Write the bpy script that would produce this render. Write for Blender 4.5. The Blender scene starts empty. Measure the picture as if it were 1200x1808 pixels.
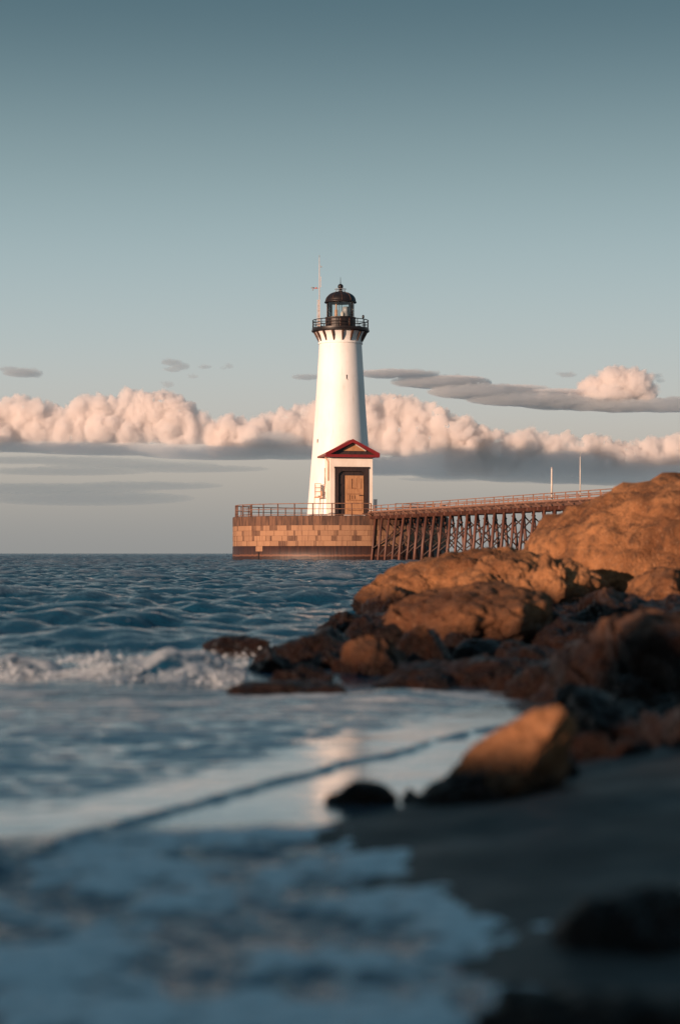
import bpy, bmesh, math, random
import numpy as np
from mathutils import Vector

# ------------------------------------------------------------------ camera, sky, sun, exposure
S = bpy.context.scene
COL = S.collection
CAM_Z, F, HZ = 0.74, 70/36*1808, 977.0          # eye height, focal length in photo pixels, horizon row
cam_d = bpy.data.cameras.new('camera'); cam = bpy.data.objects.new('camera', cam_d); COL.objects.link(cam)
cam.location = (0, 0, CAM_Z); cam.rotation_euler = (math.radians(90), 0, 0)
cam_d.sensor_fit = 'VERTICAL'; cam_d.sensor_height = 36; cam_d.sensor_width = 24; cam_d.lens = 70
cam_d.shift_y = (HZ-904)/1808
cam_d.clip_start = 0.05; cam_d.clip_end = 60000
cam_d.dof.use_dof = True; cam_d.dof.focus_distance = 150; cam_d.dof.aperture_fstop = 2.0
S.camera = cam

SUN_EL, SUN_AZ = 7.5, math.atan2(-0.656, -0.755)   # azimuth measured from +Y towards +X
W = bpy.data.worlds.new('World'); S.world = W; W.use_nodes = True
nt = W.node_tree; nt.nodes.clear()
def wn(t, **k):
    n = nt.nodes.new(t)
    for a, v in k.items(): setattr(n, a, v)
    return n
def lin(c): return tuple(((v/255+0.055)/1.055)**2.4 if v > 10 else v/255/12.92 for v in c)
sky = wn('ShaderNodeTexSky', sky_type='NISHITA', sun_disc=False, sun_elevation=math.radians(SUN_EL), sun_rotation=SUN_AZ, dust_density=2.0)
tc = wn('ShaderNodeTexCoord'); sep = wn('ShaderNodeSeparateXYZ'); nt.links.new(tc.outputs['Generated'], sep.inputs[0])
ramp = wn('ShaderNodeValToRGB'); nt.links.new(sep.outputs['Z'], ramp.inputs[0])
stops = [(0.0, (150,151,150)), (0.022, (164,162,158)), (0.045, (187,179,170)), (0.07, (193,191,186)), (0.105, (183,194,195)), (0.15, (161,181,186)),
         (0.19, (138,160,165)), (0.235, (102,128,137)), (0.28, (72,99,110)), (0.42, (76,114,132)), (1.0, (66,102,123))]
ramp.color_ramp.interpolation = 'B_SPLINE'; els = ramp.color_ramp.elements
while len(els) > 1: els.remove(els[-1])
for i, (p, c) in enumerate(stops):
    e = els[0] if i == 0 else els.new(p)
    e.position = p; e.color = (*lin(c), 1)
sc10 = wn('ShaderNodeVectorMath', operation='SCALE'); sc10.inputs['Scale'].default_value = 10.0*2**-0.45
nt.links.new(ramp.outputs[0], sc10.inputs[0])
mx = wn('ShaderNodeMix', data_type='RGBA'); mx.inputs['Factor'].default_value = 0.93
nt.links.new(sky.outputs[0], mx.inputs['A']); nt.links.new(sc10.outputs[0], mx.inputs['B'])
bg = wn('ShaderNodeBackground'); bg.inputs['Strength'].default_value = 0.1
nt.links.new(mx.outputs['Result'], bg.inputs['Color'])
out = wn('ShaderNodeOutputWorld'); nt.links.new(bg.outputs[0], out.inputs['Surface'])

sd = bpy.data.lights.new('sun', 'SUN'); sun = bpy.data.objects.new('sun', sd); COL.objects.link(sun)
sd.energy = 5.0; sd.angle = math.radians(0.5); sd.color = (1.0, 0.65, 0.45)
sdir = Vector((math.sin(SUN_AZ)*math.cos(math.radians(SUN_EL)), math.cos(SUN_AZ)*math.cos(math.radians(SUN_EL)), math.sin(math.radians(SUN_EL))))
sun.rotation_euler = sdir.to_track_quat('Z', 'Y').to_euler()
sun.location = sdir*300

S.view_settings.view_transform = 'Standard'; S.view_settings.look = 'None'
S.view_settings.exposure = 0.45; S.view_settings.gamma = 1.0
S.render.engine = 'CYCLES'
cy = S.cycles
cy.use_denoising = True; cy.max_bounces = 16; cy.volume_bounces = 10; cy.transparent_max_bounces = 16
cy.caustics_reflective = False; cy.caustics_refractive = False; cy.sample_clamp_indirect = 6.0

# ------------------------------------------------------------------ helpers
rnd = random.Random(7)
NP = np.random.RandomState(11)
def P(px, py, Y): return Vector(((px-600)/F*Y, Y, CAM_Z-(py-HZ)/F*Y))
def X(px, Y): return (px-600)/F*Y
def Z(py, Y): return CAM_Z-(py-HZ)/F*Y

_perm = np.random.RandomState(3).permutation(256); _perm = np.concatenate([_perm, _perm, _perm])
_g3 = np.array([[1,1,0],[-1,1,0],[1,-1,0],[-1,-1,0],[1,0,1],[-1,0,1],[1,0,-1],[-1,0,-1],[0,1,1],[0,-1,1],[0,1,-1],[0,-1,-1]], float)
def perlin(p):
    p = np.asarray(p, float); i = np.floor(p).astype(int); f = p-i; i &= 255
    u = f*f*f*(f*(f*6-15)+10)
    def g(dx, dy, dz):
        h = _perm[_perm[_perm[i[:,0]+dx]+i[:,1]+dy]+i[:,2]+dz] % 12
        return (_g3[h]*(f-np.array([dx,dy,dz]))).sum(1)
    def lp(a, b, t): return a+(b-a)*t
    x00 = lp(g(0,0,0), g(1,0,0), u[:,0]); x10 = lp(g(0,1,0), g(1,1,0), u[:,0])
    x01 = lp(g(0,0,1), g(1,0,1), u[:,0]); x11 = lp(g(0,1,1), g(1,1,1), u[:,0])
    return lp(lp(x00, x10, u[:,1]), lp(x01, x11, u[:,1]), u[:,2])
def fbm(p, octv=4, gain=0.5, mode=0):
    s = 0; a = 1
    for k in range(octv):
        n = perlin(np.asarray(p)*(2**k)+17.3*k)
        if mode == 1: n = np.abs(n)*2-0.45           # billow: rounded bumps, sharp creases
        s = s+a*n; a *= gain
    return s
def sstep(a, b, x):
    t = np.clip((x-a)/(b-a), 0, 1); return t*t*(3-2*t)

def tag(o, label=None, cat=None, group=None, kind=None):
    if label: o['label'] = label
    if cat: o['category'] = cat
    if group: o['group'] = group
    if kind: o['kind'] = kind
    return o
def empty(name, loc, label, cat, group=None):
    o = bpy.data.objects.new(name, None); COL.objects.link(o); o.location = loc
    o.empty_display_size = 0.2
    return tag(o, label, cat, group)
def root_loc(o):
    v = Vector((0, 0, 0))
    while o is not None: v += Vector(o.location); o = o.parent
    return v
def link_mesh(name, verts, faces, mat, parent=None, smooth=False, loc=None):
    """one mesh object; verts are world coordinates"""
    me = bpy.data.meshes.new(name)
    off = root_loc(parent) if parent else Vector(loc or (0, 0, 0))
    v = np.asarray(verts, float)-np.array(off)
    me.from_pydata(v.tolist(), [], faces); me.update()
    if smooth: me.polygons.foreach_set('use_smooth', [True]*len(me.polygons))
    o = bpy.data.objects.new(name, me); COL.objects.link(o)
    if parent: o.parent = parent
    else: o.location = off
    me.materials.append(mat)
    return o
def grid_mesh(name, V, nr, nc, mat, attrs=None, closed=False):
    me = bpy.data.meshes.new(name); me.vertices.add(nr*nc); me.vertices.foreach_set('co', V.astype(np.float32).ravel())
    r, c = np.meshgrid(np.arange(nr-1), np.arange(nc-1), indexing='ij'); a = (r*nc+c).ravel()
    q = np.stack([a, a+1, a+nc+1, a+nc], 1).astype(np.int32); n = len(q)
    me.loops.add(n*4); me.loops.foreach_set('vertex_index', q.ravel())
    me.polygons.add(n); me.polygons.foreach_set('loop_start', np.arange(0, n*4, 4, dtype=np.int32))
    me.polygons.foreach_set('use_smooth', np.ones(n, bool))
    me.update(calc_edges=True)
    for k, vals in (attrs or {}).items():
        at = me.attributes.new(k, 'FLOAT', 'POINT'); at.data.foreach_set('value', vals.astype(np.float32).ravel())
    me.materials.append(mat)
    o = bpy.data.objects.new(name, me); COL.objects.link(o)
    return o

class MB:
    """collects shapes and links them as ONE mesh object"""
    def __init__(s): s.v = []; s.f = []
    def add(s, v, f):
        b = len(s.v); s.v += [tuple(x) for x in v]; s.f += [tuple(i+b for i in q) for q in f]; return s
    def box(s, x0, x1, y0, y1, z0, z1, fr=None):
        v = [(x, y, z) for z in (z0, z1) for y in (y0, y1) for x in (x0, x1)]
        if fr: v = [fr(*p) for p in v]
        return s.add(v, [(0,2,3,1), (4,5,7,6), (0,1,5,4), (2,6,7,3), (0,4,6,2), (1,3,7,5)])
    def beam(s, a, b, w, h, up=(0, 0, 1)):
        a, b = Vector(a), Vector(b); d = (b-a).normalized(); u = Vector(up)
        if abs(d.dot(u)) > 0.99: u = Vector((1, 0, 0))
        sx = d.cross(u).normalized()*(w/2); sz = sx.cross(d).normalized()*(h/2)
        v = [p+i*sx+j*sz for p in (a, b) for j in (-1, 1) for i in (-1, 1)]
        return s.add(v, [(0,1,3,2), (4,6,7,5), (0,4,5,1), (2,3,7,6), (0,2,6,4), (1,5,7,3)])
    def tube(s, pts, r, n=8, r1=None):
        pts = [Vector(p) for p in pts]; m = len(pts); rings = []
        for i, p in enumerate(pts):
            d = (pts[min(i+1, m-1)]-pts[max(i-1, 0)]).normalized()
            u = Vector((0, 0, 1)) if abs(d.z) < 0.95 else Vector((1, 0, 0))
            a = d.cross(u).normalized(); b = a.cross(d)
            rr = r if r1 is None else r+(r1-r)*i/(m-1)
            rings.append([p+rr*(math.cos(t)*a+math.sin(t)*b) for t in [2*math.pi*k/n for k in range(n)]])
        v = [p for g in rings for p in g]; f = []
        for i in range(m-1):
            for k in range(n): f.append((i*n+k, i*n+(k+1) % n, (i+1)*n+(k+1) % n, (i+1)*n+k))
        f += [tuple(range(n))[::-1], tuple(range((m-1)*n, m*n))]
        return s.add(v, f)
    def lathe(s, prof, cx, cy, n=64, cap0=False, cap1=False):
        v = []; f = []; m = len(prof)
        for r, z in prof:
            for k in range(n): t = 2*math.pi*k/n; v.append((cx+r*math.cos(t), cy+r*math.sin(t), z))
        for i in range(m-1):
            for k in range(n): f.append((i*n+k, i*n+(k+1) % n, (i+1)*n+(k+1) % n, (i+1)*n+k))
        if cap0: f.append(tuple(range(n))[::-1])
        if cap1: f.append(tuple(range((m-1)*n, m*n)))
        return s.add(v, f)
    def ring(s, cx, cy, z, R, r, n=72, t0=0, t1=2*math.pi, sides=6):
        full = abs(t1-t0-2*math.pi) < 1e-6
        m = n if full else n+1; v = []; f = []
        for i in range(m):
            t = t0+(t1-t0)*i/n
            for k in range(sides):
                q = 2*math.pi*k/sides; rr = R+r*math.cos(q)
                v.append((cx+rr*math.cos(t), cy+rr*math.sin(t), z+r*math.sin(q)))
        for i in range(n):
            j = (i+1) % m
            for k in range(sides): f.append((i*sides+k, j*sides+k, j*sides+(k+1) % sides, i*sides+(k+1) % sides))
        return s.add(v, f)
    def sphere(s, c, r, nu=12, nv=8, sc=(1, 1, 1)):
        v = []; f = []
        for i in range(nv+1):
            a = math.pi*i/nv
            for k in range(nu):
                t = 2*math.pi*k/nu
                v.append((c[0]+r*sc[0]*math.sin(a)*math.cos(t), c[1]+r*sc[1]*math.sin(a)*math.sin(t), c[2]+r*sc[2]*math.cos(a)))
        for i in range(nv):
            for k in range(nu): f.append((i*nu+k, (i+1)*nu+k, (i+1)*nu+(k+1) % nu, i*nu+(k+1) % nu))
        return s.add(v, f)
    def build(s, name, mat, parent=None, smooth=False, loc=None, label=None):
        o = link_mesh(name, s.v, s.f, mat, parent, smooth, loc)
        if label: o['label'] = label
        return o

# ------------------------------------------------------------------ materials
def new_mat(name):
    m = bpy.data.materials.new(name); m.use_nodes = True; m.node_tree.nodes.clear(); return m
class NT:
    def __init__(s, m): s.t = m.node_tree
    def n(s, typ, ins=None, **k):
        n = s.t.nodes.new(typ)
        for a, v in k.items(): setattr(n, a, v)
        for a, v in (ins or {}).items(): s.set(n.inputs[a], v)
        return n
    def set(s, sock, v):
        if isinstance(v, bpy.types.NodeSocket): s.t.links.new(v, sock)
        else: sock.default_value = v
    def noise(s, vec, scale, detail=4, rough=0.55): return s.n('ShaderNodeTexNoise', {'Vector': vec, 'Scale': scale, 'Detail': detail, 'Roughness': rough}).outputs['Fac']
    def map(s, v, a, b, c=0.0, d=1.0): return s.n('ShaderNodeMapRange', {'Value': v, 'From Min': a, 'From Max': b, 'To Min': c, 'To Max': d}).outputs[0]
    def mix(s, f, a, b):
        n = s.n('ShaderNodeMix', data_type='RGBA'); s.set(n.inputs['Factor'], f); s.set(n.inputs['A'], a); s.set(n.inputs['B'], b); return n.outputs['Result']
    def math(s, op, a, b=0.0): return s.n('ShaderNodeMath', {0: a, 1: b}, operation=op).outputs[0]
    def pos(s): return s.n('ShaderNodeNewGeometry').outputs['Position']
    def scaled(s, v, x, y, z): return s.n('ShaderNodeVectorMath', {0: v, 1: (x, y, z)}, operation='MULTIPLY').outputs[0]
    def bump(s, h, strength, dist): return s.n('ShaderNodeBump', {'Height': h, 'Strength': strength, 'Distance': dist}).outputs[0]
    def finish(s, col, rough, normal=None, metallic=0.0, spec=0.5, **k):
        b = s.n('ShaderNodeBsdfPrincipled', {'Base Color': col, 'Roughness': rough, 'Metallic': metallic, 'Specular IOR Level': spec})
        for a, v in k.items(): s.set(b.inputs[a], v)
        if normal is not None: s.set(b.inputs['Normal'], normal)
        o = s.n('ShaderNodeOutputMaterial'); s.t.links.new(b.outputs[0], o.inputs['Surface']); return b
def C(r, g, b): return (r, g, b, 1)
def plain(name, c1, c2, rough, scale=2.0, stretch=(1, 1, 1), bumpd=0.01, bscale=20, metallic=0.0, spec=0.5):
    m = new_mat(name); t = NT(m); p = t.scaled(t.pos(), *stretch)
    f = t.map(t.noise(p, scale, 5), 0.35, 0.65)
    t.finish(t.mix(f, C(*c1), C(*c2)), rough, t.bump(t.noise(p, bscale, 3), 0.6, bumpd), metallic, spec)
    return m
def tower_paint():
    m = new_mat('white_paint'); t = NT(m); p = t.pos()
    a = t.mix(t.map(t.noise(t.scaled(p, 1, 1, .35), .8, 5), .35, .65), C(.82, .81, .81), C(.74, .72, .71))
    st = t.math('MULTIPLY', t.map(t.noise(t.scaled(p, 4, 4, .12), 1.3, 4), .56, .74, 0, .5), t.map(t.noise(p, .5, 2), .4, .6))
    a = t.mix(st, a, C(.50, .40, .33))
    t.finish(a, .55, t.bump(t.noise(t.scaled(p, 1, 1, 2.2), 1.6, 4), .5, .03)); return m
white_paint = tower_paint()
porch_paint = plain('porch_paint', (0.78, 0.72, 0.66), (0.70, 0.62, 0.55), 0.6, 1.2, (1, 1, 0.5), 0.008, 6)
black_iron = plain('black_iron', (0.009, 0.008, 0.010), (0.016, 0.011, 0.011), 0.42, 2.0, spec=0.35)
brown_iron = plain('brown_iron', (0.10, 0.045, 0.028), (0.16, 0.07, 0.04), 0.6, 3.0)
rail_paint = plain('rail_paint', (0.28, 0.15, 0.10), (0.16, 0.08, 0.055), 0.55, 3.0)
bracket_paint = plain('bracket_paint', (0.045, 0.022, 0.016), (0.08, 0.04, 0.025), 0.6, 3.0)
red_roof = plain('red_roof', (0.15, 0.045, 0.030), (0.22, 0.07, 0.045), 0.55, 1.5, (1, 1, 1), 0.02, 8)
red_trim = plain('red_trim', (0.21, 0.014, 0.016), (0.16, 0.012, 0.014), 0.45, 2.0)
dark_wood = plain('dark_wood', (0.020, 0.013, 0.014), (0.045, 0.026, 0.022), 0.5, 2.0, (3, 3, 0.4))
tan_wood = plain('tan_wood', (0.47, 0.25, 0.125), (0.34, 0.165, 0.08), 0.6, 2.0, (4, 4, 0.5), 0.01, 12)
tan_line = plain('tan_line', (0.20, 0.09, 0.045), (0.12, 0.05, 0.03), 0.6, 3.0)
deck_conc = plain('deck_conc', (0.30, 0.26, 0.22), (0.22, 0.19, 0.16), 0.8, 1.5)
pile_wood = plain('pile_wood', (0.13, 0.052, 0.034), (0.055, 0.022, 0.017), 0.55, 1.6, (2, 2, 0.3), 0.02, 10)
deck_wood = plain('deck_wood', (0.13, 0.065, 0.045), (0.07, 0.035, 0.026), 0.7, 2.0, (1, 1, 1), 0.02, 12)
brace_wood = plain('brace_wood', (0.045, 0.024, 0.020), (0.028, 0.016, 0.015), 0.65, 2.0)
steel_white = plain('steel_white', (0.60, 0.55, 0.51), (0.46, 0.42, 0.38), 0.4, 3.0)
steel_grey = plain('steel_grey', (0.30, 0.31, 0.33), (0.22, 0.23, 0.25), 0.4, 3.0)
mast_paint = plain('mast_paint', (0.62, 0.50, 0.44), (0.50, 0.38, 0.32), 0.45, 3.0)
red_orange = plain('red_orange', (0.60, 0.11, 0.04), (0.45, 0.08, 0.03), 0.5, 3.0)
blue_box = plain('blue_box', (0.03, 0.055, 0.09), (0.045, 0.07, 0.10), 0.5, 3.0)
tan_metal = plain('tan_metal', (0.50, 0.30, 0.19), (0.36, 0.20, 0.12), 0.5, 3.0)
def glass_mat():
    m = new_mat('lantern_glass'); t = NT(m)
    a = t.n('ShaderNodeBsdfTransparent', {'Color': C(0.86, 0.90, 0.90)}); b = t.n('ShaderNodeBsdfGlossy', {'Color': C(1, 1, 1), 'Roughness': 0.03})
    fr = t.n('ShaderNodeFresnel', {'IOR': 1.5}); mxs = t.n('ShaderNodeMixShader')
    t.set(mxs.inputs[0], fr.outputs[0]); t.t.links.new(a.outputs[0], mxs.inputs[1]); t.t.links.new(b.outputs[0], mxs.inputs[2])
    o = t.n('ShaderNodeOutputMaterial'); t.t.links.new(mxs.outputs[0], o.inputs[0]); return m
glass = glass_mat()
def block_mat():
    m = new_mat('sandstone_blocks'); t = NT(m); p = t.pos()
    a = t.n('ShaderNodeAttribute', attribute_name='tone').outputs['Fac']
    n1 = t.noise(p, 1.2, 5); n2 = t.noise(t.scaled(p, 3, 3, 0.25), 1.6, 5)
    base = t.mix(a, C(0.085, 0.042, 0.030), C(0.33, 0.185, 0.108))
    base = t.mix(t.map(n1, 0.4, 0.7, 0, 0.35), base, C(0.30, 0.17, 0.10))
    base = t.mix(t.map(n2, 0.52, 0.72, 0, 0.7), base, C(0.14, 0.07, 0.045))
    t.finish(base, 0.85, t.bump(t.noise(p, 9, 4), 0.7, 0.03)); return m
def cap_mat():
    m = new_mat('stained_concrete'); t = NT(m); p = t.pos()
    n2 = t.noise(t.scaled(p, 2.2, 2.2, 0.22), 1.5, 6, 0.7); n3 = t.noise(t.scaled(p, 7, 7, 0.3), 1.2, 3)
    base = t.mix(t.map(n2, 0.40, 0.60), C(0.17, 0.085, 0.052), C(0.045, 0.024, 0.018))
    base = t.mix(t.map(n3, 0.5, 0.68, 0, 0.6), base, C(0.06, 0.034, 0.027))
    t.finish(base, 0.85, t.bump(t.noise(p, 8, 4), 0.6, 0.03)); return m
def tide_mat():
    m = new_mat('tide_stained_stone'); t = NT(m); p = t.pos()
    z = t.n('ShaderNodeSeparateXYZ', {0: p}).outputs['Z']; zz = t.math('ADD', z, t.math('MULTIPLY', t.math('SUBTRACT', t.noise(t.scaled(p, 1, 1, 0.2), 1.3, 4), 0.5), 0.25))
    n2 = t.noise(t.scaled(p, 4, 4, 0.15), 1.5, 4, 0.65)
    hi = t.mix(t.map(n2, 0.35, 0.65), C(0.060, 0.025, 0.018), C(0.024, 0.012, 0.011))
    lo = t.mix(t.map(n2, 0.35, 0.65), C(0.034, 0.013, 0.011), C(0.016, 0.008, 0.009))
    line = t.math('MULTIPLY', t.map(zz, 0.42, 0.50), t.map(zz, 0.66, 0.58))
    base = t.mix(t.map(zz, 0.40, 0.52), lo, hi); base = t.mix(t.math('MULTIPLY', line, 0.8), base, C(0.16, 0.065, 0.036))
    t.finish(base, 0.55, t.bump(n2, 0.7, 0.04)); return m
def rock_mat(name, wet_z, dry1=(0.42, 0.195, 0.085), dry2=(0.17, 0.072, 0.032)):
    m = new_mat(name); t = NT(m); p = t.pos()
    z = t.n('ShaderNodeSeparateXYZ', {0: p}).outputs['Z']
    n1 = t.noise(p, 1.1, 6, 0.6); n2 = t.noise(p, 7, 6, 0.65); n3 = t.noise(p, 34, 5, 0.7)
    wet = t.map(t.math('ADD', z, t.math('MULTIPLY', t.math('SUBTRACT', n1, 0.5), 0.55)), wet_z+0.10, wet_z-0.10)
    dry = t.mix(t.map(n1, 0.38, 0.62), C(*dry1), C(*dry2))
    dry = t.mix(t.map(n2, 0.48, 0.66, 0, 0.8), dry, C(0.075, 0.040, 0.025))
    dry = t.mix(t.map(n3, 0.56, 0.68, 0, 0.5), dry, C(0.46, 0.29, 0.18))
    wc = t.mix(t.map(n2, 0.4, 0.65), C(0.020, 0.0085, 0.0055), C(0.005, 0.003, 0.003))
    vor = t.n('ShaderNodeTexVoronoi', {'Vector': t.n('ShaderNodeVectorMath', {0: p, 1: t.n('ShaderNodeTexNoise', {'Vector': p, 'Scale': 3.0}).outputs['Color']}, operation='ADD').outputs[0], 'Scale': 2.2}, feature='DISTANCE_TO_EDGE').outputs['Distance']
    h = t.math('ADD', t.math('MULTIPLY', n2, 0.8), t.math('MULTIPLY', n3, 0.35))
    h = t.math('ADD', h, t.map(vor, 0.0, 0.06, 0.0, 0.10))
    t.finish(t.mix(wet, dry, wc), t.map(wet, 0, 1, 0.9, 0.33), t.bump(h, 1.0, 0.10), spec=t.map(wet, 0, 1, 0.2, 0.20)); return m
rock_dry = rock_mat('dry_granite', 0.30)
rock_mid = rock_mat('splashed_granite', 0.42, (0.26, 0.125, 0.07), (0.15, 0.07, 0.042))
rock_dome = rock_mat('dome_granite', 0.16, (0.26, 0.115, 0.052), (0.11, 0.045, 0.022))
rock_wet = rock_mat('wet_granite', 1.20)
rock_near = rock_mat('beach_granite', 0.10, (0.44, 0.20, 0.09), (0.30, 0.135, 0.062))

# ------------------------------------------------------------------ sea
def ocean_tile(N, L, lam, rms, wind, spread, seed, chop):
    r = np.random.RandomState(seed)
    k1 = 2*np.pi*np.fft.fftfreq(N, L/N); kx, ky = np.meshgrid(k1, k1, indexing='ij'); k = np.hypot(kx, ky); k[0, 0] = 1e-6
    kp = 2*np.pi/lam; kpk = kp
    spec = np.exp(-1.25*(kpk/k)**2)/k**4
    cosw = (kx*wind[0]+ky*wind[1])/k
    spec *= 0.12+np.abs(cosw)**spread
    spec *= np.exp(-(k*L/N*0.7)**2); spec[0, 0] = 0
    h = (r.randn(N, N)+1j*r.randn(N, N))*np.sqrt(spec)
    H = np.fft.ifft2(h).real
    s = rms/H.std(); H *= s
    Dx = np.fft.ifft2(-1j*kx/k*h).real*s*chop; Dy = np.fft.ifft2(-1j*ky/k*h).real*s*chop
    return H, Dx, Dy
def sample(T, L, x, y):
    N = T.shape[0]; u = (x/L*N) % N; v = (y/L*N) % N
    i = np.floor(u).astype(int) % N; j = np.floor(v).astype(int) % N; fu = u-np.floor(u); fv = v-np.floor(v); i1 = (i+1) % N; j1 = (j+1) % N
    return (T[i, j]*(1-fu)+T[i1, j]*fu)*(1-fv)+(T[i, j1]*(1-fu)+T[i1, j1]*fu)*fv
# shoreline: x of the water's edge for each distance
SH_Y = np.array([0, 3.13, 3.5, 4.18, 4.7, 5.0, 5.22, 5.45, 5.7, 6.2, 7, 9.9, 12, 16, 22, 30, 60, 120, 9000])
SH_X = np.array([.40, .356, .349, .273, .16, .08, -.045, .03, .20, .40, .62, .95, 1.2, 1.7, 2.4, 3.6, 10, 30, 4000])
def shore(y): return np.interp(y, SH_Y, SH_X)
LN_X = np.array([-4, -.81, -.54, -.26, 0, .45, .73, 1.2]); LN_Y = np.array([2.9, 4.75, 5.44, 6.15, 6.97, 7.93, 8.58, 9.6])
def swash_line(x): return np.interp(x, LN_X, LN_Y)

ys = [1.3]
while ys[-1] < 9000: ys.append(ys[-1]*1.0026+0.001)
ys = np.array(ys); NR = len(ys); NC = 560
us = np.linspace(-1, 1, NC); us = us*(0.55+0.45*us**2)         # denser in the middle
yy = np.repeat(ys[:, None], NC, 1); xx = us[None, :]*(2.2+0.36*yy)
x = xx.ravel(); y = yy.ravel()
depth = shore(y)-x
amp = (0.10+0.90*sstep(8.5, 19, y))*(0.25+0.75*sstep(0.0, 5.0, depth+sstep(30, 90, y)*8))
amp *= 1+0.25*sstep(40, 200, y)
z = np.zeros_like(x); dx = np.zeros_like(x); dy = np.zeros_like(x)
for (N, L, lam, rms, ang, sp, seed, chop) in ((512, 14.3, 0.95, 0.013, 110, 2, 3, 1.1), (512, 31.0, 2.1, 0.050, 100, 3, 5, 1.15), (512, 83.0, 7.5, 0.045, 75, 5, 9, 1.0)):
    wv = (math.cos(math.radians(ang)), math.sin(math.radians(ang)))
    H, DX, DY = ocean_tile(N, L, lam, rms, wv, sp, seed, chop)
    ca, sa = math.cos(0.3*seed), math.sin(0.3*seed); ca, sa = 1.0, 0.0
    z += sample(H, L, x, y); dx += sample(DX, L, x, y); dy += sample(DY, L, x, y)
z *= amp; dx *= amp; dy *= amp
one = np.zeros_like(x)
# breaking wave along y ~ 12
near = y < 20
P3 = np.stack([x, y, one], 1)
yb = 12.05+0.22*np.sin(x*1.1)+0.10*np.sin(x*3.1+1)
crest = np.zeros_like(x); foam = np.zeros_like(x)
idx = np.where(near)[0]
pn = P3[idx]
d = y[idx]-yb[idx]
cn = (0.75+0.9*perlin(pn*[1.7, .15, 1]+5)+0.35*perlin(pn*[6, 1, 1]))*sstep(-0.45, -0.85, x[idx])
prof = np.where(d < 0, np.exp(-(d/0.30)**2), np.exp(-(d/0.75)**2))
cz = 0.135*np.clip(cn, 0.1, 2)*prof*sstep(-0.45, -0.85, x[idx])
turb = fbm(pn*[5, 5, 1], 4, 0.6)
fm = sstep(-0.95, -0.45, d)*sstep(0.25, -0.02, d)*sstep(-0.42, -0.75, x[idx])
cz += fm*(0.018*turb+0.006*fbm(pn*[22, 22, 1], 2))
f_b = 0.5*fm*sstep(-0.25, 0.45, turb+0.15)
# broken ripples and streaks between the breaker and the swash line
wob = perlin(pn*[1.6, 1.6, 1])*0.16+perlin(pn*[6, 6, 1])*0.05
dl = y[idx]-swash_line(x[idx])-wob
mid = sstep(0.6, 1.6, dl)*sstep(11.4, 10.2, y[idx])
rip = perlin(pn*[2.0, 5.0, 1]+3)+0.6*perlin(pn*[4.5, 11, 1]+9)+0.35*perlin(pn*[11, 24, 1]+1)
cz += mid*0.016*rip
f_m = mid*(0.12+0.55*sstep(-0.2, 0.6, rip+0.5*perlin(pn*[1.1, 2.5, 1]+8)))
# second small wave washing the rock foot at x ~ 0.3, y ~ 10.2
d2 = y[idx]-(10.05+0.12*np.sin(x[idx]*3)); w2 = np.exp(-((x[idx]-0.28)/0.32)**2)
cz += 0.055*w2*np.where(d2 < 0, np.exp(-(d2/0.35)**2), np.exp(-(d2/0.25)**2))
f_m = np.maximum(f_m, 0.8*w2*sstep(-0.8, -0.1, d2)*sstep(0.3, 0.0, d2)*sstep(-0.2, 0.3, rip))
# swash front: a low step of water running up the film
cz += 0.006*sstep(-0.03, 0.03, dl)*np.exp(-np.clip(dl, 0, 9)/1.3)*sstep(10.5, 8.5, y[idx])
cz += (0.010+0.008*perlin(pn*[4, 4, 1]))*np.exp(-((dl-0.03)/0.035)**2)*sstep(9.5, 8, y[idx])
cz += (0.0018*perlin(pn*[3, 7, 1]+4)+0.0010*perlin(pn*[9, 16, 1]+4))*sstep(10, 8, y[idx])
# foam of the last wave, close to the lens
edge = 5.36+0.34*perlin(pn*[2.2, 2.2, 1]+4)+0.12*perlin(pn*[7, 7, 1])-0.25*sstep(-0.3, -1.2, x[idx])
nz = sstep(edge+0.15, edge-0.30, y[idx])
pat = 1.25*fbm(pn*[3.0, 2.4, 1]+21, 4, 0.55)
pat2 = fbm(pn*[11, 9, 1]+2, 3, 0.6)
f_n = nz*np.clip((0.06+0.94*sstep(-0.42, 0.52, pat+0.8*pat2+0.04))+0.5*np.exp(-((shore(y[idx])-x[idx]-0.03)/0.06)**2), 0, 1)
cz += nz*(0.017*pat+0.005*pat2)+0.002*f_n
f_f = 0.10*sstep(1.5, 0.7, dl)*sstep(9.5, 7.5, y[idx])*(1+0.6*perlin(pn*[2, 5, 1]+6))
ff = np.maximum(np.maximum(np.maximum(f_b, f_m), f_n), f_f)
z[idx] += cz; foam[idx] = ff
crest[idx] = nz
# whitecaps: a few flecks of foam far out, in the lee of the drum
far_f = sstep(0.10, 0.16, z)*sstep(25, 40, y)*0.25
foam = np.maximum(foam, far_f)
dr = np.abs(np.hypot(x-0.05, y-195)-10.5); foam = np.maximum(foam, 0.25*sstep(0.8, 0.2, dr+0.6*z*8)*(y < 230))
calm = 0.9*crest+0.06+sstep(14, 20, y)*0.69+0.25*sstep(7.5, 11.0, y)
V = np.stack([x+dx, y+dy, z], 1)

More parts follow.
